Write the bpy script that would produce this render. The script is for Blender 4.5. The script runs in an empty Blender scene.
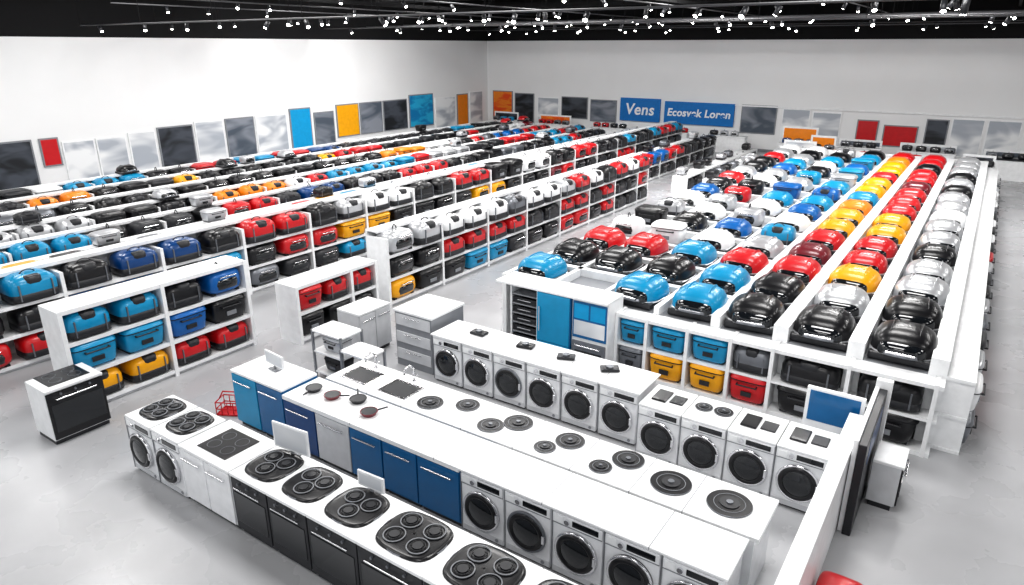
import bpy, bmesh, math, random
from mathutils import Vector, Matrix
random.seed(11)
scene=bpy.context.scene
# ------------------------------------------------------------ materials
MATS={}
def mat(name,col,rough=.4,metal=0.,var=.06,scale=6.,emit=0,coat=0.,bump=0.,spec=.5):
    m=bpy.data.materials.new(name); m.use_nodes=True
    nt=m.node_tree; b=nt.nodes['Principled BSDF']
    tc=nt.nodes.new('ShaderNodeTexCoord'); nz=nt.nodes.new('ShaderNodeTexNoise')
    nz.inputs['Scale'].default_value=scale; nz.inputs['Detail'].default_value=4
    nt.links.new(tc.outputs['Object'],nz.inputs['Vector'])
    cr=nt.nodes.new('ShaderNodeValToRGB')
    cr.color_ramp.elements[0].position=.3; cr.color_ramp.elements[1].position=.7
    cr.color_ramp.elements[0].color=[max(0,c*(1-var)) for c in col]+[1]
    cr.color_ramp.elements[1].color=[min(1,c*(1+var)) for c in col]+[1]
    nt.links.new(nz.outputs['Fac'],cr.inputs['Fac'])
    nt.links.new(cr.outputs['Color'],b.inputs['Base Color'])
    b.inputs['Roughness'].default_value=rough; b.inputs['Metallic'].default_value=metal
    b.inputs['Coat Weight'].default_value=coat
    b.inputs['Specular IOR Level'].default_value=spec
    if emit:
        b.inputs['Emission Color'].default_value=list(col)+[1]; b.inputs['Emission Strength'].default_value=emit
    MATS[name]=m; return m
mat('white',(.86,.87,.88),.35); mat('enamel',(.82,.83,.85),.22,coat=.3)
mat('offwhite',(.60,.61,.63),.45); mat('grey',(.25,.26,.28),.4); mat('silver',(.58,.59,.61),.3,.5)
mat('chrome',(.8,.8,.82),.15,1); mat('black',(.007,.007,.009),.3,coat=.15); mat('dark',(.022,.023,.027),.38)
mat('glass',(.010,.012,.015),.08,coat=.6); mat('steel',(.20,.21,.23),.34,.6)
mat('red',(.56,.008,.014),.34,coat=.25); mat('blue',(.0,.12,.40),.34,coat=.25)
mat('cyan',(.0,.27,.50),.34,coat=.25); mat('navy',(.0,.05,.19),.3,coat=.3); mat('yellow',(.85,.39,.0),.34,coat=.25)
mat('orange',(.82,.25,.01),.35,coat=.25); mat('maroon',(.16,.01,.02),.3,coat=.3); mat('cabblue',(.0,.12,.31),.3,coat=.3)
mat('signblue',(.0,.17,.50),.5); mat('skyblue',(.0,.32,.62),.5)
mat('wall',(.84,.845,.85),.8,var=.02,scale=.4); mat('ceil',(.006,.006,.007),.9); mat('track',(.07,.07,.075),.5)
mat('lens',(1,.98,.94),.4,emit=22)
m=mat('floormat',(.44,.445,.46),.3,var=.10,scale=.5)
nt=m.node_tree; b=nt.nodes['Principled BSDF']
n2=nt.nodes.new('ShaderNodeTexNoise'); n2.inputs['Scale'].default_value=.9; n2.inputs['Detail'].default_value=8
tc=[n for n in nt.nodes if n.type=='TEX_COORD'][0]; nt.links.new(tc.outputs['Object'],n2.inputs['Vector'])
mr=nt.nodes.new('ShaderNodeMapRange'); mr.inputs['To Min'].default_value=.18; mr.inputs['To Max'].default_value=.38
nt.links.new(n2.outputs['Fac'],mr.inputs['Value']); nt.links.new(mr.outputs['Result'],b.inputs['Roughness'])
def poster_mat(name,c1,c2,sc=1.3):
    m=bpy.data.materials.new(name); m.use_nodes=True; nt=m.node_tree; b=nt.nodes['Principled BSDF']
    tc=nt.nodes.new('ShaderNodeTexCoord'); nz=nt.nodes.new('ShaderNodeTexNoise'); nz.inputs['Scale'].default_value=sc
    nz.inputs['Detail'].default_value=2; nz.inputs['Distortion'].default_value=.6
    mp=nt.nodes.new('ShaderNodeMapping'); mp.inputs['Scale'].default_value=(1,1,2.2)
    nt.links.new(tc.outputs['Object'],mp.inputs['Vector']); nt.links.new(mp.outputs['Vector'],nz.inputs['Vector'])
    cr=nt.nodes.new('ShaderNodeValToRGB'); cr.color_ramp.elements[0].position=.40; cr.color_ramp.elements[1].position=.60
    cr.color_ramp.elements[0].color=list(c1)+[1]; cr.color_ramp.elements[1].color=list(c2)+[1]
    nt.links.new(nz.outputs['Fac'],cr.inputs['Fac']); nt.links.new(cr.outputs['Color'],b.inputs['Base Color'])
    b.inputs['Roughness'].default_value=.5; MATS[name]=m
poster_mat('p_grey',(.08,.10,.13),(.26,.28,.32),.6); poster_mat('p_dark',(.012,.014,.018),(.07,.08,.10),.7)
poster_mat('p_orange',(.8,.25,.02),(.75,.08,.01)); poster_mat('p_blue',(.0,.2,.45),(.02,.4,.65))
poster_mat('p_darkblue',(.02,.03,.05),(.04,.13,.24)); poster_mat('p_white',(.42,.45,.5),(.85,.86,.87),.5)

# ------------------------------------------------------------ mesh builder
class MB:
    def __init__(s): s.v=[];s.f=[];s.m=[];s.s=[]
    def raw(s,vs,fs,mt,sm=False):
        o=len(s.v); s.v+= [tuple(p) for p in vs]
        for f in fs: s.f.append(tuple(i+o for i in f)); s.m.append(mt); s.s.append(sm)
        return s
    def box(s,x0,x1,y0,y1,z0,z1,mt):
        vs=[(x0,y0,z0),(x1,y0,z0),(x1,y1,z0),(x0,y1,z0),(x0,y0,z1),(x1,y0,z1),(x1,y1,z1),(x0,y1,z1)]
        return s.raw(vs,[(0,3,2,1),(4,5,6,7),(0,1,5,4),(1,2,6,5),(2,3,7,6),(3,0,4,7)],mt)
    def bbox(s,x0,x1,y0,y1,z0,z1,mt,b=.012,seg=2):
        bm=bmesh.new(); bmesh.ops.create_cube(bm,size=1)
        for v in bm.verts: v.co=Vector(((x0+x1)/2+v.co.x*(x1-x0),(y0+y1)/2+v.co.y*(y1-y0),(z0+z1)/2+v.co.z*(z1-z0)))
        b=min(b,(x1-x0)*.45,(y1-y0)*.45,(z1-z0)*.45)
        bmesh.ops.bevel(bm,geom=list(bm.edges),offset=b,segments=seg,profile=.5,affect='EDGES')
        bm.verts.index_update()
        s.raw([v.co[:] for v in bm.verts],[[v.index for v in f.verts] for f in bm.faces],mt,False); bm.free(); return s
    def cyl(s,c,r,h,ax,mt,seg=20,r2=None,smooth=True):
        r2=r if r2 is None else r2
        vs=[]
        for k,(rr,t) in enumerate(((r,-h/2),(r2,h/2))):
            for i in range(seg):
                a=2*math.pi*i/seg; p=(rr*math.cos(a),rr*math.sin(a),t)
                if ax=='x': p=(p[2],p[0],p[1])
                elif ax=='y': p=(p[1],p[2],p[0])
                vs.append((c[0]+p[0],c[1]+p[1],c[2]+p[2]))
        s.raw(vs,[(i,(i+1)%seg,seg+(i+1)%seg,seg+i) for i in range(seg)],mt,smooth)
        s.raw(vs,[tuple(range(seg-1,-1,-1)),tuple(range(seg,2*seg))],mt,False); return s
    def torus(s,c,R,r,ax,mt,seg=28,rs=6,sx=1,sy=1):
        vs=[];fs=[]
        for i in range(seg):
            a=2*math.pi*i/seg
            for j in range(rs):
                b=2*math.pi*j/rs; q=R+r*math.cos(b); p=(q*math.cos(a)*sx,q*math.sin(a)*sy,r*math.sin(b))
                if ax=='x': p=(p[2],p[0],p[1])
                elif ax=='y': p=(p[0],-p[2],p[1])
                vs.append((c[0]+p[0],c[1]+p[1],c[2]+p[2]))
                fs.append((i*rs+j,((i+1)%seg)*rs+j,((i+1)%seg)*rs+(j+1)%rs,i*rs+(j+1)%rs))
        return s.raw(vs,fs,mt,True)
    def sell(s,c,r,e1,e2,mt,half=False,nu=20,nv=8,taper=0):
        f=lambda w,e: math.copysign(abs(w)**e,w)
        vs=[];fs=[]; lo=0 if half else -math.pi/2
        for j in range(nv+1):
            ph=lo+(math.pi/2-lo)*j/nv; cp=f(max(math.cos(ph),1e-4),e1); sp=f(math.sin(ph),e1)
            for i in range(nu):
                th=2*math.pi*i/nu; tt=1+taper*sp
                vs.append((c[0]+r[0]*tt*cp*f(math.cos(th),e2),c[1]+r[1]*tt*cp*f(math.sin(th),e2),c[2]+r[2]*sp))
        for j in range(nv):
            for i in range(nu): fs.append((j*nu+i,j*nu+(i+1)%nu,(j+1)*nu+(i+1)%nu,(j+1)*nu+i))
        return s.raw(vs,fs,mt,True)
    def tube(s,p,q,r,mt,seg=8):
        p=Vector(p);q=Vector(q); d=q-p; M=d.to_track_quat('Z','Y').to_matrix()
        vs=[]
        for b in (p,q):
            for i in range(seg):
                a=2*math.pi*i/seg; vs.append(tuple(b+M@Vector((r*math.cos(a),r*math.sin(a),0))))
        s.raw(vs,[(i,(i+1)%seg,seg+(i+1)%seg,seg+i) for i in range(seg)]+[tuple(range(seg-1,-1,-1)),tuple(range(seg,2*seg))],mt,True); return s
    def add(s,t,loc,rz=0,sc=(1,1,1),remap=None):
        remap=remap or {}; c,n=math.cos(rz),math.sin(rz); o=len(s.v)
        for x,y,z in t.v:
            x*=sc[0];y*=sc[1];z*=sc[2]; s.v.append((loc[0]+c*x-n*y,loc[1]+n*x+c*y,loc[2]+z))
        s.f+=[tuple(i+o for i in f) for f in t.f]; s.m+=[remap.get(k,k) for k in t.m]; s.s+=t.s; return s
    def mesh(s,name):
        me=bpy.data.meshes.new(name); me.from_pydata(s.v,[],s.f)
        names=sorted(set(s.m)); idx={n:i for i,n in enumerate(names)}
        for n in names: me.materials.append(MATS[n])
        me.polygons.foreach_set('material_index',[idx[k] for k in s.m]); me.polygons.foreach_set('use_smooth',s.s)
        me.update(); return me
    def obj(s,name,loc=(0,0,0),rz=0,parent=None):
        return place(name,s.mesh(name),loc,rz,parent)
def place(name,me,loc=(0,0,0),rz=0,parent=None):
    o=bpy.data.objects.new(name,me); scene.collection.objects.link(o); o.location=loc; o.rotation_euler=(0,0,rz)
    if parent: o.parent=parent
    return o

# ------------------------------------------------------------ camera
H=5.8; p=math.radians(19.72); yaw=math.radians(34.3)
cam=bpy.data.cameras.new('camera'); co=bpy.data.objects.new('camera',cam); scene.collection.objects.link(co)
co.location=(0,0,H); d=Vector((-math.sin(yaw)*math.cos(p),math.cos(yaw)*math.cos(p),-math.sin(p)))
co.rotation_euler=d.to_track_quat('-Z','Y').to_euler(); cam.sensor_width=36; cam.lens=24.2; cam.clip_end=300
scene.camera=co

# ------------------------------------------------------------ room
WX=-30.5; WY=41.6; WH=6.12; RX=14; CZ=8.7
MB().box(WX-.3,RX+.3,-6,WY+.3,-.1,0,'floormat').obj('floor')
MB().box(WX-.3,WX,-6,WY+.3,0,WH,'wall').obj('wall_left')
MB().box(WX,RX,WY,WY+.3,0,WH,'wall').obj('wall_back')
MB().box(RX,RX+.3,-6,WY+.3,0,WH,'wall').obj('wall_right')
u=MB(); u.box(WX-.3,WX-.02,-6,WY+.3,WH,CZ,'ceil'); u.box(WX-.02,RX,WY+.02,WY+.3,WH,CZ,'ceil'); u.box(RX+.02,RX+.3,-6,WY+.3,WH,CZ,'ceil'); u.obj('wall_upper')
MB().box(WX-.3,RX+.3,-6,WY+.3,CZ,CZ+.1,'ceil').obj('ceiling')
MB().box(WX,WX+.04,-6,WY,0,.15,'grey').obj('baseboard_left')
MB().box(WX+.04,RX,WY-.04,WY,0,.15,'grey').obj('baseboard_back')

def track(x0,y0,x1,y1,z,n,big=1.0):
    t=MB(); L=math.hypot(x1-x0,y1-y0)
    t.tube((x0,y0,z),(x1,y1,z),.026,'track')
    k=int(L/4)
    for i in range(k+1):
        q=i/max(1,k); t.tube((x0+(x1-x0)*q,y0+(y1-y0)*q,z),(x0+(x1-x0)*q,y0+(y1-y0)*q,CZ),.010,'ceil',6)
    for i in range(n):
        q=(i+.5+random.uniform(-.3,.3))/n; X=x0+(x1-x0)*q; Y=y0+(y1-y0)*q
        dr=Vector((random.uniform(-.6,.6)-X*.02,random.uniform(-.6,.6)-.45,-1)).normalized(); c=Vector((X,Y,z-.12))
        t.tube((X,Y,z),(X,Y,z-.12),.012,'track',6)
        t.tube(c-dr*.08,c+dr*.14,.06*big,'dark',10); t.tube(c+dr*.14,c+dr*.145,.05*big,'lens',10)
    t.obj('track_light')
for i,y in enumerate([14,17,20,23,26,29,32,35,38,40]): track(WX+1,y,RX-1,y,6.42+.13*(i%4)+.008*y,14,1+.008*(y-14))
for x in [-27,-23,-17,-11,-5,1]: track(x,14,x,WY-.5,7.25,9)
dct=MB()
for y in [20,28,36]: dct.cyl(((WX+RX)/2,y,8.05),.22,RX-WX-1,'x','ceil',16)
for x in [-24,-12,0]: dct.box(x-.06,x+.06,2,WY-.2,7.5,7.65,'ceil')
dct.obj('ceiling_duct')

# ------------------------------------------------------------ lights
for x in (-25,-18,-10,-2,7):  # added area lamps for soft overhead light, kept high out of view
    for y in (0,7,14,21,28):
        e=345
        if y==0: e=185
        if y==7: e=285
        if y==28: e=700
        if y==21: e=455
        if x==-25: e*=.85
        if x==7: e*=.6
        l=bpy.data.lights.new('added_area_light','AREA'); l.shape='RECTANGLE'; l.size=3.2; l.size_y=2.4; l.energy=e; l.color=(1,.985,.97)
        o=bpy.data.objects.new('added_area_light',l); scene.collection.objects.link(o); o.location=(x,y,8.55)
w=bpy.data.worlds.new('world'); scene.world=w; w.use_nodes=True
w.node_tree.nodes['Background'].inputs[0].default_value=(.96,.98,1,1); w.node_tree.nodes['Background'].inputs[1].default_value=.78

# ------------------------------------------------------------ templates (front = -Y)
def t_dome():
    t=MB(); t.bbox(-.45,.45,-.42,.44,0,.12,'dark',.03)
    t.sell((0,.02,.11),(.475,.455,.025),.5,.5,'silver',True,nu=24,nv=3)
    t.sell((0,.04,.13),(.465,.435,.33),.8,.6,'C',True,nu=28,nv=8)
    t.sell((0,-.09,.13),(.36,.375,.19),.6,.5,'glass',True,nu=24,nv=6)
    for q in (-.2,.2): t.sell((q,.06,.13),(.025,.41,.338),.75,.5,'C',True,nu=12,nv=6)
    t.sell((0,-.12,.13),(.30,.375,.07),.5,.5,'steel',True,nu=20,nv=4)
    t.cyl((0,-.535,.20),.016,.40,'x','chrome',8)
    for sx in (-.18,.18): t.box(sx-.012,sx+.012,-.535,-.44,.185,.21,'chrome')
    return t
def t_cooler():
    t=MB(); t.sell((0,0,.23),(.41,.29,.22),.28,.32,'C',nu=24,nv=8,taper=.07)
    t.sell((0,0,.40),(.44,.315,.10),.6,.38,'C',True,nu=24,nv=4)
    t.sell((0,0,.385),(.445,.32,.02),.3,.38,'dark',True,nu=24,nv=2)
    t.cyl((0,-.35,.33),.013,.46,'x','dark',8); t.bbox(-.12,.12,-.312,-.29,.13,.22,'L',.02)
    for sx in (-.22,.22): t.box(sx-.012,sx+.012,-.35,-.29,.315,.345,'dark')
    for sx in (-.3,.3): t.box(sx-.05,sx+.05,-.2,.2,0,.03,'dark')
    return t
def t_toaster():
    t=MB(); t.sell((0,0,.25),(.42,.30,.24),.55,.5,'C',nu=24,nv=9)
    t.sell((0,-.15,.22),(.29,.165,.12),.4,.4,'glass',nu=20,nv=6)
    t.cyl((0,-.33,.37),.014,.42,'x','chrome',8)
    for sx in (-.2,.2): t.box(sx-.01,sx+.01,-.33,-.2,.36,.38,'chrome')
    t.torus((0,0,.47),.12,.016,'x','dark',16,5,.5,1)
    for sx in (-.3,.3): t.box(sx-.04,sx+.04,-.2,.2,0,.05,'dark')
    return t
def t_bag():
    t=MB(); t.sell((0,0,.24),(.42,.30,.235),.7,.4,'C',nu=24,nv=9)
    t.sell((0,0,.10),(.425,.305,.09),.3,.4,'dark',nu=24,nv=5)
    t.sell((0,-.02,.36),(.16,.28,.10),.4,.4,'dark',nu=18,nv=6)
    t.torus((0,-.06,.45),.13,.014,'y','dark',18,5,1,.55)
    for sx in (-.28,.28): t.box(sx-.012,sx+.012,-.306,-.28,.06,.34,'steel')
    return t
DOME,COOL,TOAST,BAG=t_dome(),t_cooler(),t_toaster(),t_bag()
def item(mb,t,loc,rz,c,sc=1.0,sx=1.0):
    L={'black':'grey','dark':'steel','white':'grey','silver':'dark','navy':'dark'}.get(c,'dark')
    mb.add(t,loc,rz,(sc*sx,sc,sc),{'C':c,'L':L})
def rcol(prev=[None,0]):
    if prev[1]>0: prev[1]-=1; return prev[0]
    c=random.choices(['black','dark','steel','silver','white','red','blue','cyan','yellow','orange','navy','maroon'],[36,11,7,5,4,14,4,11,3,2,3,2])[0]
    prev[0]=c; prev[1]=random.choice([0,1,1,2]); return c

def gondola(xf,y0,y1,levels,colors=None,pitch=.97,depth=.62,bay=2,topitems=0.,sz=1.0,board=.62):
    n=max(1,int(round((y1-y0)/pitch))); pitch=(y1-y0)/n
    lh=.56; top=.10+lh*levels
    s=MB(); xb=xf-depth
    s.box(xb-.04,xb,y0,y1,0,top+.02,'white'); s.box(xb-.0,xf-.04,y0,y1,0,.08,'offwhite')
    for k in range(levels+1):
        z=.08+lh*k; last=(k==levels)
        xe=xf if not last else xb+board
        s.box(xb,xe,y0,y1,z,z+.045,'white'); s.box(xe,xe+.015,y0,y1,z-.02,z+.05,'white')
    for i in range(0,n+1):
        if i%bay==0 or i==n:
            y=y0+i*pitch; s.box(xb,xf+.03,y-.035,y+.035,0,top+.03 if board>.5 else top-.12,'white')
    s.obj('display_shelf')
    g=MB()
    for k in range(levels):
        kk=random.choice([COOL,TOAST,BAG])
        for i in range(n):
            c=None
            if colors: 
                row=colors[levels-1-k]; c=row[i] if i<len(row) else None
            c=c or rcol()
            if random.random()<.3: kk=random.choice([COOL,TOAST,BAG,BAG])
            if c=='none': continue
            lift=1.0
            if k==levels-1 and board<.5: lift=random.uniform(1.04,1.2)
            item(g,kk,(xf-.27 if board>.5 else xf-.20,y0+(i+.5)*pitch,.127+lh*k),math.pi/2+random.uniform(-.04,.04),c,.99*sz*lift,min(1.02,(pitch-.08)/.88)/lift)
    if topitems:
        for i in range(n):
            if random.random()<topitems:
                item(g,random.choice([DOME,COOL,TOAST,BAG]),(xf-.42,y0+(i+.5)*pitch,top+.03),math.pi/2,random.choice(['black','dark','silver','steel','black',rcol()]),.66,1.1)
    g.obj('cooler_and_oven_stock')
C=dict(k='black',d='dark',g='steel',s='silver',w='white',r='red',b='blue',c='cyan',y='yellow',o='orange',n='navy',m='maroon',_='none')
L=lambda st:[C[c] for c in st]
gondola(-11.7,4.35,7.75,3,[L('cckb'),L('ccbk'),L('yyrr')],pitch=.85)
gondola(-10.9,8.3,10.5,2,[L('rrr'),L('kkk')],pitch=.73)
gondola(-10.9,10.9,25.5,3,[L('sswwwgwwsrwkrwrk'),L('kkrrrrkkrrkrkkrr'),L('ykkccdkkrrkrkkkk')],pitch=.95,board=.3)
gondola(-14.4,1.5,38,3,[L('kcccknnkrrkswwkkrrkkwwkkrrkkkckk'),L('ckkkbbkckrryykkk'),L('kkrryykk')],pitch=1.0,board=.3)
rows=[-16.9,-18.9,-20.8,-22.7,-24.6,-26.4]
for i,x in enumerate(rows):
    gondola(x,1.5+i*.9,38.5-(i%2)*1.0,2,pitch=.98,topitems=.10,board=.30)
gondola(-12.4,26.5,38,2,topitems=.3,board=.3)
gondola(-10.0,27.5,37.5,1,topitems=.9)
gondola(-8.7,27.5,34,1,topitems=.9)
# ------------------------------------------------------------ right block
cols=[(-7.25,'ckrwkswbkrskkrsw'),(-6.15,'_krwkwsrkwsbcskw'),(-5.0,'ckcwbswcbsckwcks'),(-3.86,'ccrscwbcbcscbcck'),(-2.8,'kkrmryyocyyryyor'),(-1.68,'ksyrryyrrrmrrkrr'),(-.52,'kkssksswssksksss')]
div=[(-7.8,.05,1.34),(-6.7,.05,1.33),(-5.57,.05,1.33),(-4.42,.05,1.33),(-3.33,.08,1.40),(-2.24,.12,1.46),(-1.1,.12,1.46),(.03,.12,1.46)]
fy=11.15; by=33.5
s=MB()
for x,hw,hh in div: s.box(x-hw,x+hw,fy,by,0,hh,'white')
s.box(div[0][0],div[-1][0],fy+.0,by,1.12,1.17,'grey'); s.box(div[0][0],div[-1][0],fy+.6,fy+.64,0,1.12,'dark')
s.box(div[0][0]-.075,div[-1][0]+.075,by,by+.05,0,1.45,'white')
for j in range(15):
    y=fy+1.40*j+1.28
    s.box(div[0][0],-3.33,y-.08,y+.08,1.17,1.33,'white')
for y in [fy+.05+i*2 for i in range(12)]: s.box(.15,.52,y-.03,y+.03,0,1.2,'white')
for z in (.0,.56,1.16): s.box(.15,.52,fy,by,z,z+.05,'white')
s.obj('display_island')
g=MB(); rnd=random.Random(3)
for x,cs in cols:
    for i,ch in enumerate(cs):
        if ch=='_': continue
        y=fy+.60+i*1.40
        t=DOME if x>-3.5 or i<2 or rnd.random()<.72 else rnd.choice([COOL,TOAST,BAG])
        item(g,t,(x+rnd.uniform(-.03,.03),y+rnd.uniform(-.03,.03),1.18),rnd.uniform(-.10,.10),C[ch],1.08 if i<3 else 1.02,.92)
g.obj('domed_oven_display')
g=MB()
for i in range(22):
    for k,z in enumerate((.05,.61)): item(g,COOL,(.34,fy+.55+i*1.0,z),math.pi/2,random.choice(['silver','dark','black','white','steel','red']),.92,1.0)
g.obj('cooler_stock')
s=MB(); f0=fy-.36
s.box(-5.05,.15,f0,fy-.001,1.12,1.18,'white'); s.box(-5.05,.15,f0,fy-.001,.58,.62,'white'); s.box(-5.05,.15,f0,fy-.001,0,.07,'white')
for x in (-5.02,-4.44,-3.68,-2.93,-2.24,-1.1,.06): s.box(x-.03,x+.03,f0-.02,fy-.001,0,1.2,'white')
s.obj('front_display_shelf')
g=MB()
for x,a,b_ in [(-4.73,'c','g'),(-4.05,'c','y'),(-3.3,'c','y'),(-2.58,'g','r'),(-1.67,'k','k'),(-.52,'k','k')]:
    w_=(.62 if x<-4.5 else .78) if x<-2.3 else 1.1
    item(g,COOL if a=='c' else BAG,(x,f0+.30,.63),0,C[a],.95,w_)
    item(g,COOL,(x,f0+.30,.08),0,C[b_],1.05,w_*.90)
g.obj('bin_stock')
# ------------------------------------------------------------ big appliances
def ring_burner(t,x,y,z,r,mt='black'):
    t.cyl((x,y,z+.008),r,.016,'z',mt,32); t.torus((x,y,z+.010),r,.007,'z','steel',32,5)
    t.torus((x,y,z+.018),r*.70,.005,'z','grey',24,5); t.cyl((x,y,z+.018),r*.45,.02,'z','dark',20); t.cyl((x,y,z+.03),r*.16,.02,'z','steel',14)
def big_plate(t,x,y,z,rx,ry,four=False):
    t.sell((x,y,z),(rx,ry,.03),.35,.62,'black',True,nu=32,nv=4); t.torus((x,y,z+.004),1,.015,'z','steel',36,5,rx,ry)
    pts=[(-.42,-.4),(.42,-.4),(-.42,.42),(.42,.42)] if four else [(-.4,.3),(.42,.25),(0,-.42)]
    for a,b in pts:
        r=min(rx,ry)*.36; X=x+a*rx; Y=y+b*ry
        t.torus((X,Y,z+.04),r,.008,'z','grey',20,5); t.cyl((X,Y,z+.036),r*.5,.03,'z','dark',14); t.torus((X,Y,z+.045),r*.68,.006,'z','dark',16,5)
def washer(variant=0,w=.645,dpt=.72,h=.9):
    t=MB(); x=w/2-.004
    t.bbox(-x,x,0,dpt,.03,h-.03,'enamel',.015); t.bbox(-x-.002,x+.002,-.012,dpt,h-.035,h,'white',.012)
    t.box(-x+.02,x-.02,.03,dpt-.03,0,.035,'dark')
    t.bbox(-x+.006,x-.006,-.014,.01,h-.165,h-.04,'enamel',.008)
    t.bbox(-.06,x-.05,-.02,0,h-.14,h-.065,'glass',.006); t.cyl((-.12,-.03,h-.10),.032,.03,'y','chrome',16)
    t.bbox(-x+.03,-.18,-.02,0,h-.145,h-.06,'white',.006)
    t.box(-x,-x+.004,-.016,.0,.04,h-.04,'grey'); t.box(-x+.006,x-.006,-.0155,0,h-.172,h-.166,'grey')
    cz=.43; R=.265
    t.cyl((0,-.012,cz),R,.03,'y','silver' if variant!=2 else 'dark',36); t.torus((0,-.03,cz),R-.012,.02,'y','chrome' if variant!=1 else 'steel',36,8)
    t.torus((0,-.032,cz),R-.055,.035,'y','black',36,8)
    vs=[];fs=[];nu,nv=28,5
    for j in range(nv+1):
        a=math.pi/2*j/nv; rr=(R-.06)*math.cos(a)
        for i in range(nu):
            q=2*math.pi*i/nu; vs.append((rr*math.cos(q),-.03-.05*math.sin(a),cz+rr*math.sin(q)))
    for j in range(nv):
        for i in range(nu): fs.append((j*nu+i,j*nu+(i+1)%nu,(j+1)*nu+(i+1)%nu,(j+1)*nu+i))
    t.raw(vs,fs,'glass',True)
    t.torus((0,-.06,cz),.12,.006,'y','steel',24,5)
    t.bbox(R-.045,R-.005,-.06,-.03,cz-.06,cz+.06,'chrome',.008)
    t.box(-x+.01,x-.01,-.006,0,.045,.12,'offwhite'); t.cyl((.22,-.008,.085),.025,.012,'y','grey',14)
    if variant==3: t.bbox(-.22,.0,.2,.55,h,h+.03,'black',.02); t.bbox(.04,.24,.25,.5,h,h+.02,'dark',.02)
    if variant==4: big_plate(t,0,.38,h,.27,.28,True)
    if variant==5: ring_burner(t,-.14,.4,h,.12); ring_burner(t,.14,.42,h,.13)
    return t
WM=[washer(v).mesh('washing_machine') for v in range(6)]
FYR=4.0
place('washing_machine',WM[4],(-9.03,FYR,0)); place('washing_machine',WM[4],(-8.36,FYR,0))
def cabinet(w,front,h=.9,dpt=.75,doors=2,top='white',hob=None,oven=False,body=None):
    t=MB(); x=w/2-.003
    t.bbox(-x,x,0.0,dpt,.08,h-.04,body or (front if not oven else 'grey'),.008); t.box(-x+.02,x-.02,.04,dpt-.03,0,.08,'dark')
    t.bbox(-w/2+.001,w/2-.001,-.03,dpt,h-.045,h,top,.01)
    dw=(2*x)/doors
    for i in range(doors):
        a=-x+i*dw
        t.bbox(a+.008,a+dw-.008,-.022,0,.10,h-.06,front,.008)
        if oven:
            t.bbox(a+.05,a+dw-.05,-.03,-.02,.22,h-.25,'glass',.006)
            for k in range(3): t.cyl((a+dw*(k+1)/4,-.035,h-.10),.018,.03,'y','steel',12)
        t.cyl((a+dw/2,-.055,h-.17),.012,dw*.7,'x','chrome',8)
        for q in (-.3,.3): t.box(a+dw/2+q*dw-.008,a+dw/2+q*dw+.008,-.055,-.02,h-.178,h-.162,'chrome')
    if hob=='one': big_plate(t,0,.38,h,min(.33,w/2-.04),.31)
    if hob=='four': big_plate(t,0,.38,h,w/2-.07,.33,True)
    if hob=='flat':
        t.bbox(-.3,.3,.1,.62,h,h+.012,'black',.02)
        for a,b in ((-.14,.25),(.14,.25),(-.14,.47),(.14,.47)): t.torus((a,b,h+.014),.09,.005,'z','steel',20,4)
    return t
cabinet(1.08,'enamel',hob='flat').obj('kitchen_cabinet',(-7.46,FYR,0))
x=-6.9
for w_,hb in ((.70,'one'),(.70,'one'),(.80,'one'),(.92,'four'),(.92,'four'),(.92,'four')):
    cabinet(w_,'dark',doors=1,hob=hb,oven=True).obj('gas_stove',(x+w_/2,FYR,0)); x+=w_
GY=5.62
x=-9.2
for w_,c_,h_ in ((.62,'cyan',1.0),(.62,'cabblue',1.0),(.70,'navy',.9),(.70,'offwhite',.9),(.62,'cabblue',.9),(.62,'cabblue',.9),(.70,'cabblue',.9)):
    cabinet(w_,c_,h=h_,dpt=.66,doors=1,body='cabblue').obj('kitchen_cabinet',(x+w_/2,GY,0)); x+=w_+.002
for i in range(5):
    o=place('washing_machine',WM[[0,1,0,2,0][i]],(x+.33+i*.66,GY,0)); o.scale=(1,.92,1)
gx1=x+5*.66
def slab(x0,x1,y0,y1,z0,z1,seams=()):
    t=MB(); t.bbox(x0,x1,y0,y1,z0,z1,'white',.008)
    for q in seams: t.box(q-.004,q+.004,y0-.001,y1+.001,z0+.002,z1+.0012,'grey')
    t.obj('countertop')
slab(-7.94,gx1+.03,GY-.04,GY+.67,.902,.935,(-6.5,-5.0,-3.4,-2.1))
def tap(t,x,y,z):
    t.cyl((x,y,z+.01),.03,.02,'z','chrome',12); t.tube((x,y,z),(x,y,z+.24),.018,'chrome'); t.tube((x,y,z+.24),(x,y-.10,z+.31),.015,'chrome')
    t.tube((x,y-.10,z+.31),(x,y-.20,z+.28),.015,'chrome'); t.tube((x,y-.20,z+.28),(x,y-.21,z+.20),.015,'chrome'); t.tube((x+.02,y,z+.10),(x+.09,y,z+.14),.010,'chrome')
s=MB(); ya=GY+.76; yb=ya+.82
s.bbox(-7.9,-1.2,ya,yb,.84,.90,'white',.01); s.box(-7.85,-1.25,ya+.03,yb-.03,0,.84,'enamel')
for xx in (-7.0,-6.3,-5.2,-4.35,-3.5,-2.7,-2.05): s.box(xx-.004,xx+.004,ya-.001,yb+.001,.84,.9012,'grey')
for xx in (-7.0,-6.0,-5.0,-4.0,-3.0,-2.1): s.bbox(xx-.46,xx-.04,yb-.035,yb-.01,.12,.8,'white',.01)
for a,b,r in ((-6.0,.30,.19),(-5.5,.55,.17),(-4.9,.28,.18),(-4.62,.55,.2),(-4.0,.24,.14),(-3.8,.55,.19),(-3.2,.25,.14),(-2.98,.58,.2),(-2.35,.42,.24),(-1.65,.42,.25)):
    ring_burner(s,a,ya+b,.90,r)
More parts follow.
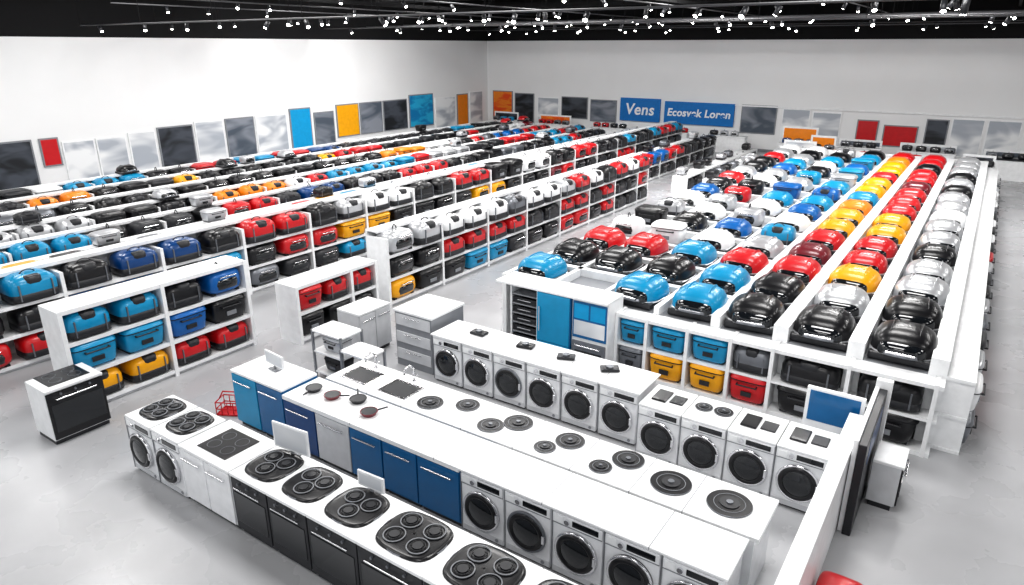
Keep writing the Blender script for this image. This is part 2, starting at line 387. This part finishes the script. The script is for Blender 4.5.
for q in (-7.47,-6.65):
    s.bbox(q-.28,q+.28,ya+.15,ya+.60,.895,.906,'chrome',.004); s.bbox(q-.24,q+.24,ya+.19,ya+.56,.9,.909,'dark',.003); tap(s,q,ya+.68,.9)
s.obj('cooktop_counter')
HY=8.62
hx=-7.62
for i in range(6):
    place('washing_machine',WM[[2,0,1,0,0,0][i]],(hx+.335+i*.672,HY,0))
slab(hx-.02,hx+6*.672+.02,HY-.03,HY+.78,.902,.93,(-6.28,-4.93,-4.26))
for i,(c_,q) in enumerate((('dark',-6.9),('black',-5.9),('dark',-5.1),('dark',-4.3))):
    t=MB(); t.bbox(-.15,.15,-.1,.1,0,.05,c_,.02); t.cyl((.0,0,.06),.06,.03,'z','steel',14); t.obj('kitchen_scale',(q,HY+.45,.931),.2*i)
for i in range(4): place('washing_machine',WM[[3,5,3,3][i]],(-3.17+i*.652,HY-.22,0))
def pan(c,loc,rz,r=.12):
    t=MB(); t.cyl((0,0,.025),r*.8,.05,'z',c,20,r2=r); t.torus((0,0,.05),r,.008,'z',c,20,5); t.cyl((0,0,.052),r*.9,.004,'z','dark',20)
    t.tube((r,0,.045),(r+.15,0,.06),.012,'dark'); t.obj('frying_pan',loc,rz)
for c,a,b,r in (('maroon',-7.25,5.95,.4),('dark',-6.85,6.08,2.4),('maroon',-6.45,5.9,1),('dark',-7.65,5.95,5)): pan(c,(a,b,.936),r)
def easel(loc,rz,w=.42,h=.34):
    t=MB(); t.bbox(-w/2,w/2,-.015,.015,.06,.06+h,'enamel',.008); t.box(-w/2+.03,w/2-.03,-.018,-.015,.09,.03+h,'p_white'); t.bbox(-.1,.1,-.07,.07,0,.015,'grey',.005); t.box(-.02,.02,-.01,.01,.01,.07,'grey'); t.obj('tabletop_display_screen',loc,rz)
easel((-6.55,4.66,.902),.1,.6,.36); easel((-5.15,4.66,.902),.05,.4,.2); easel((-8.6,6.0,1.002),-.1,.5,.22)
def stand(w,dp,h,n,loc,rz=0):
    t=MB()
    for a in (-w/2,w/2):
        for b in (-dp/2,dp/2): t.bbox(a-.02,a+.02,b-.02,b+.02,0,h,'grey',.004)
    for k in range(n):
        z=.1+(h-.14)*k/(n-1); t.bbox(-w/2-.02,w/2+.02,-dp/2-.02,dp/2+.02,z,z+.035,'white',.006)
    for k in range(n-1): item(t,random.choice([TOAST,COOL]),(0,0,.136+(h-.14)*k/(n-1)),0,random.choice(['black','silver','dark']),.62*min(1,w/.8))
    return t.obj('shelf_stand',loc,rz)
stand(.75,.5,.95,3,(-9.15,7.75,0)); stand(.6,.45,.8,2,(-8.35,7.6,0))
t=MB(); t.bbox(-.45,.45,0,.95,.0,1.1,'grey',.01); t.bbox(-.47,.47,-.02,.97,1.1,1.15,'white',.01)
for z in (.15,.5,.85): t.bbox(-.42,.42,-.015,0,z,z+.22,'offwhite',.01); t.cyl((0,-.03,z+.17),.01,.4,'x','chrome',8)
t.obj('drawer_cabinet',(-8.2,8.75,0))
cabinet(.85,'offwhite',h=.95,dpt=.6,doors=2).obj('kitchen_cabinet',(-9.35,8.9,0),math.pi/2)
t=MB(); 
for z in (0.02,.12,.24): 
    for a,b,c_,e in ((-.2,-.14,.2,-.14),(.2,-.14,.2,.14),(.2,.14,-.2,.14),(-.2,.14,-.2,-.14)): t.tube((a,b,z),(c_,e,z),.010,'red')
for a in (-.2,-.1,0,.1,.2):
    for b in (-.14,.14): t.tube((a,b,0.02),(a,b,.24),.008,'red')
t.box(-.2,.2,-.14,.14,.0,.02,'red'); t.tube((-.2,0,.24),(-.12,0,.38),.01,'red'); t.tube((.2,0,.24),(.12,0,.38),.01,'red'); t.tube((-.12,0,.38),(.12,0,.38),.012,'red')
t.obj('shopping_basket',(-9.65,5.8,0),.5)
cabinet(.85,'black',h=.93,dpt=.62,doors=1,oven=True,hob='flat',body='white').obj('electric_range',(-10.95,4.05,0),math.pi/2)
# island front left
IH=1.42
t=MB(); t.box(-.32,-.29,0,.6,0,IH,'white'); t.box(.29,.32,0,.6,0,IH,'white'); t.box(-.32,.32,.57,.6,0,IH,'dark')
for k in range(7):
    z=.05+k*.195; t.bbox(-.29,.29,.0,.55,z,z+.02,'grey',.004)
    if k<6: t.bbox(-.28,.28,.02,.05,z+.03,z+.14,'dark',.008); t.cyl((0,.0,z+.1),.008,.3,'x','silver',8)
t.obj('drawer_rack',(-6.88,10.5,0))
t=MB(); t.bbox(-.36,.36,0,.62,.04,IH,'cabblue',.015); t.bbox(-.355,.355,-.03,0,.05,.42,'cyan',.015); t.bbox(-.355,.355,-.03,0,.43,IH-.01,'cyan',.015)
t.cyl((-.28,-.07,.9),.014,.5,'z','chrome',8); t.cyl((-.28,-.07,.25),.014,.22,'z','chrome',8)
for z in (.68,1.12,.16,.34): t.box(-.287,-.273,-.07,-.02,z-.01,z+.01,'chrome')
t.box(-.3,.3,.03,.58,0,.04,'dark'); t.obj('refrigerator',(-6.18,10.45,0))
t=MB(); t.bbox(-.375,.375,0,.6,.0,IH,'white',.01); t.bbox(-.35,.35,-.02,0,.66,IH-.04,'cabblue',.01)
t.box(-.32,-.02,-.024,-.02,1.05,1.34,'skyblue'); t.box(.02,.32,-.024,-.02,1.05,1.34,'skyblue'); t.box(-.32,.32,-.024,-.02,.72,1.01,'p_white')
t.bbox(-.35,.35,-.04,0,.05,.6,'steel',.02); t.bbox(-.28,.28,-.05,-.03,.12,.42,'glass',.02); t.cyl((0,-.07,.52),.012,.5,'x','chrome',8)
t.obj('display_cabinet',(-5.43,10.5,0))
MB().bbox(-7.5,-5.05,10.42,11.09,IH+.002,IH+.05,'white',.01).obj('countertop')
# partition
s=MB(); s.bbox(-.86,-.67,4.6,9.4,0,1.12,'white',.01); s.obj('partition_screen')
s=MB(); s.bbox(-.66,-.60,8.3,10.0,0,1.32,'white',.01); s.bbox(-.60,-.50,8.25,10.0,0,1.30,'dark',.01); s.bbox(-.66,-.45,10.0,10.1,0,1.42,'white',.01); s.bbox(-.60,-.495,8.6,9.7,.85,1.2,'navy',.01); s.obj('display_partition')
s=MB(); s.bbox(-1.45,-.7,9.5,9.57,0,1.3,'white',.01); s.box(-1.4,-.75,9.495,9.501,.8,1.26,'cabblue'); s.obj('poster_stand')
cabinet(.55,'black',h=.70,dpt=.34,doors=1,oven=True,top='white',body='offwhite').obj('built_in_oven',(-.12,9.35,0),math.pi/2)
g=MB(); item(g,COOL,(-.40,6.75,0),math.pi/2,'red',.75,.9); g.obj('red_cooler')
# ------------------------------------------------------------ wall posters
def lposter(y0,y1,z0,z1,m_,name='wall_poster'):
    t=MB(); t.box(WX+.002,WX+.06,y0,y1,z0,z1,'white' if m_=='p_white' else 'grey'); t.box(WX+.06,WX+.066,y0+.06,y1-.06,z0+.06,z1-.06,m_); t.obj(name)
def bposter(x0,x1,z0,z1,m_,name='wall_poster'):
    t=MB(); t.box(x0,x1,WY-.06,WY-.002,z0,z1,'white' if m_=='p_white' else 'grey'); t.box(x0+.06,x1-.06,WY-.066,WY-.06,z0+.06,z1-.06,m_); t.obj(name)
for y0,y1,z0,z1,m_ in [(8.5,11.8,.5,2.4,'p_dark'),(12.05,12.75,1.3,2.4,'red'),(12.85,14.1,.3,2.2,'p_white'),(14.15,15.4,.3,2.2,'p_white'),(15.5,16.7,.5,2.3,'p_white'),(16.8,18.5,.5,2.4,'p_dark'),(18.6,20.1,.5,2.5,'p_white'),(20.2,21.8,.5,2.5,'p_grey'),(21.9,23.8,.6,2.5,'p_white'),(24,25.4,.3,2.7,'skyblue'),(25.6,27,.5,2.4,'p_grey'),(27.2,28.9,.9,2.7,'yellow'),(29.0,30.8,.9,2.7,'p_grey'),(30.9,33.0,.9,2.7,'p_dark'),(33.2,35.5,.9,2.9,'p_blue'),(35.7,37.8,.5,2.6,'p_white'),(38,39.2,.4,2.7,'orange'),(39.4,40.9,.4,2.8,'p_white')]:
    lposter(y0,y1,z0,z1,m_)
for x0,x1,z0,z1,m_ in [(-30,-28.3,.4,2.8,'p_orange'),(-28.1,-26.5,.4,2.7,'p_dark'),(-26.2,-24.5,.6,2.5,'p_white'),(-24.3,-22.3,1.2,2.6,'p_dark'),(-22.1,-20.2,1.1,2.5,'p_grey'),(-12.2,-10.2,1.0,2.6,'p_grey'),(-9.9,-8.4,.2,2.5,'p_white'),(-8.3,-6.8,.2,2.4,'p_white'),(-6.0,-4.95,1.0,2.1,'red'),(-4.7,-3.1,.8,1.9,'red'),(-2.8,-1.8,.5,2.3,'p_dark'),(-1.7,-.3,.5,2.4,'p_white'),(-.2,1.2,.5,2.4,'p_white'),(1.3,2.8,.5,2.4,'p_white')]:
    bposter(x0,x1,z0,z1,m_)
MB().box(-13,4,WY-.10,WY-.07,2.5,2.58,'white').obj('trim_1')
def sign(x0,x1,z0,z1,txt,size):
    e=bpy.data.objects.new('store_sign',None); scene.collection.objects.link(e); e.location=((x0+x1)/2,WY-.12,(z0+z1)/2)
    b=MB().bbox(-(x1-x0)/2,(x1-x0)/2,-.03,.10,-(z1-z0)/2,(z1-z0)/2,'signblue',.01).obj('board',parent=e)
    c=bpy.data.curves.new('lettering','FONT'); c.body=txt; c.size=size; c.extrude=.01; c.align_x='CENTER'; c.align_y='CENTER'; c.offset=.018; c.shear=.12; c.space_character=1.06
    c.materials.append(MATS['white']); o=bpy.data.objects.new('lettering',c); scene.collection.objects.link(o); o.parent=e; o.location=(0,-.045,0); o.rotation_euler=(math.pi/2,0,0)
sign(-19.9,-17.2,1.3,2.7,'Vens',.95); sign(-16.9,-12.6,1.3,2.6,'Ecosvek Loren',.62)
def booth(x,y,w,c1,c2,h=2.0):
    t=MB(); t.box(-w/2,w/2,0,.5,0,.9,'white'); t.box(-w/2,w/2,.45,.5,.9,h,'white'); t.box(-w/2+.1,w/2-.1,.44,.45,1.0,h-.1,c1) if h>1.2 else None
    t.box(-w/2-.04,w/2+.04,-.05,.5,.9,.95,c2)
    for i in range(int(w/.6)): item(t,TOAST,(-w/2+.35+i*.6,.2,.95),0,rcol(),.55)
    t.obj('promotional_booth',(x,y,0))
for x,y,w_,a,b,h in [(-8.3,38.6,1.8,'orange','white',1.8),(-5.4,39,2.0,'p_grey','white',1.3),(-2.4,39,2.4,'p_white','white',1.3),(1.2,38.6,2.6,'p_grey','dark',1.3),(-12.5,40,2.2,'p_dark','white',.95),(-16,40,2.4,'p_white','white',.95),(-20,40,2.4,'p_grey','white',.95),(-24,39.8,2.4,'p_orange','white',1.5),(-28,39.9,2,'p_dark','white',1.5),(-7.5,35.2,1.5,'p_white','orange',1.5),(-4.8,35.4,1.6,'p_grey','white',1.2),(-2.2,35.6,1.4,'orange','white',1.1),(-.2,35.4,1.2,'p_dark','white',1.4),(-6.8,37,1.2,'orange','orange',1.6)]: booth(x,y,w_,a,b,h)
gondola(3.2,27,37,2)
scene.view_settings.view_transform='Standard'
scene.view_settings.look='Medium High Contrast'
scene.view_settings.exposure=.08
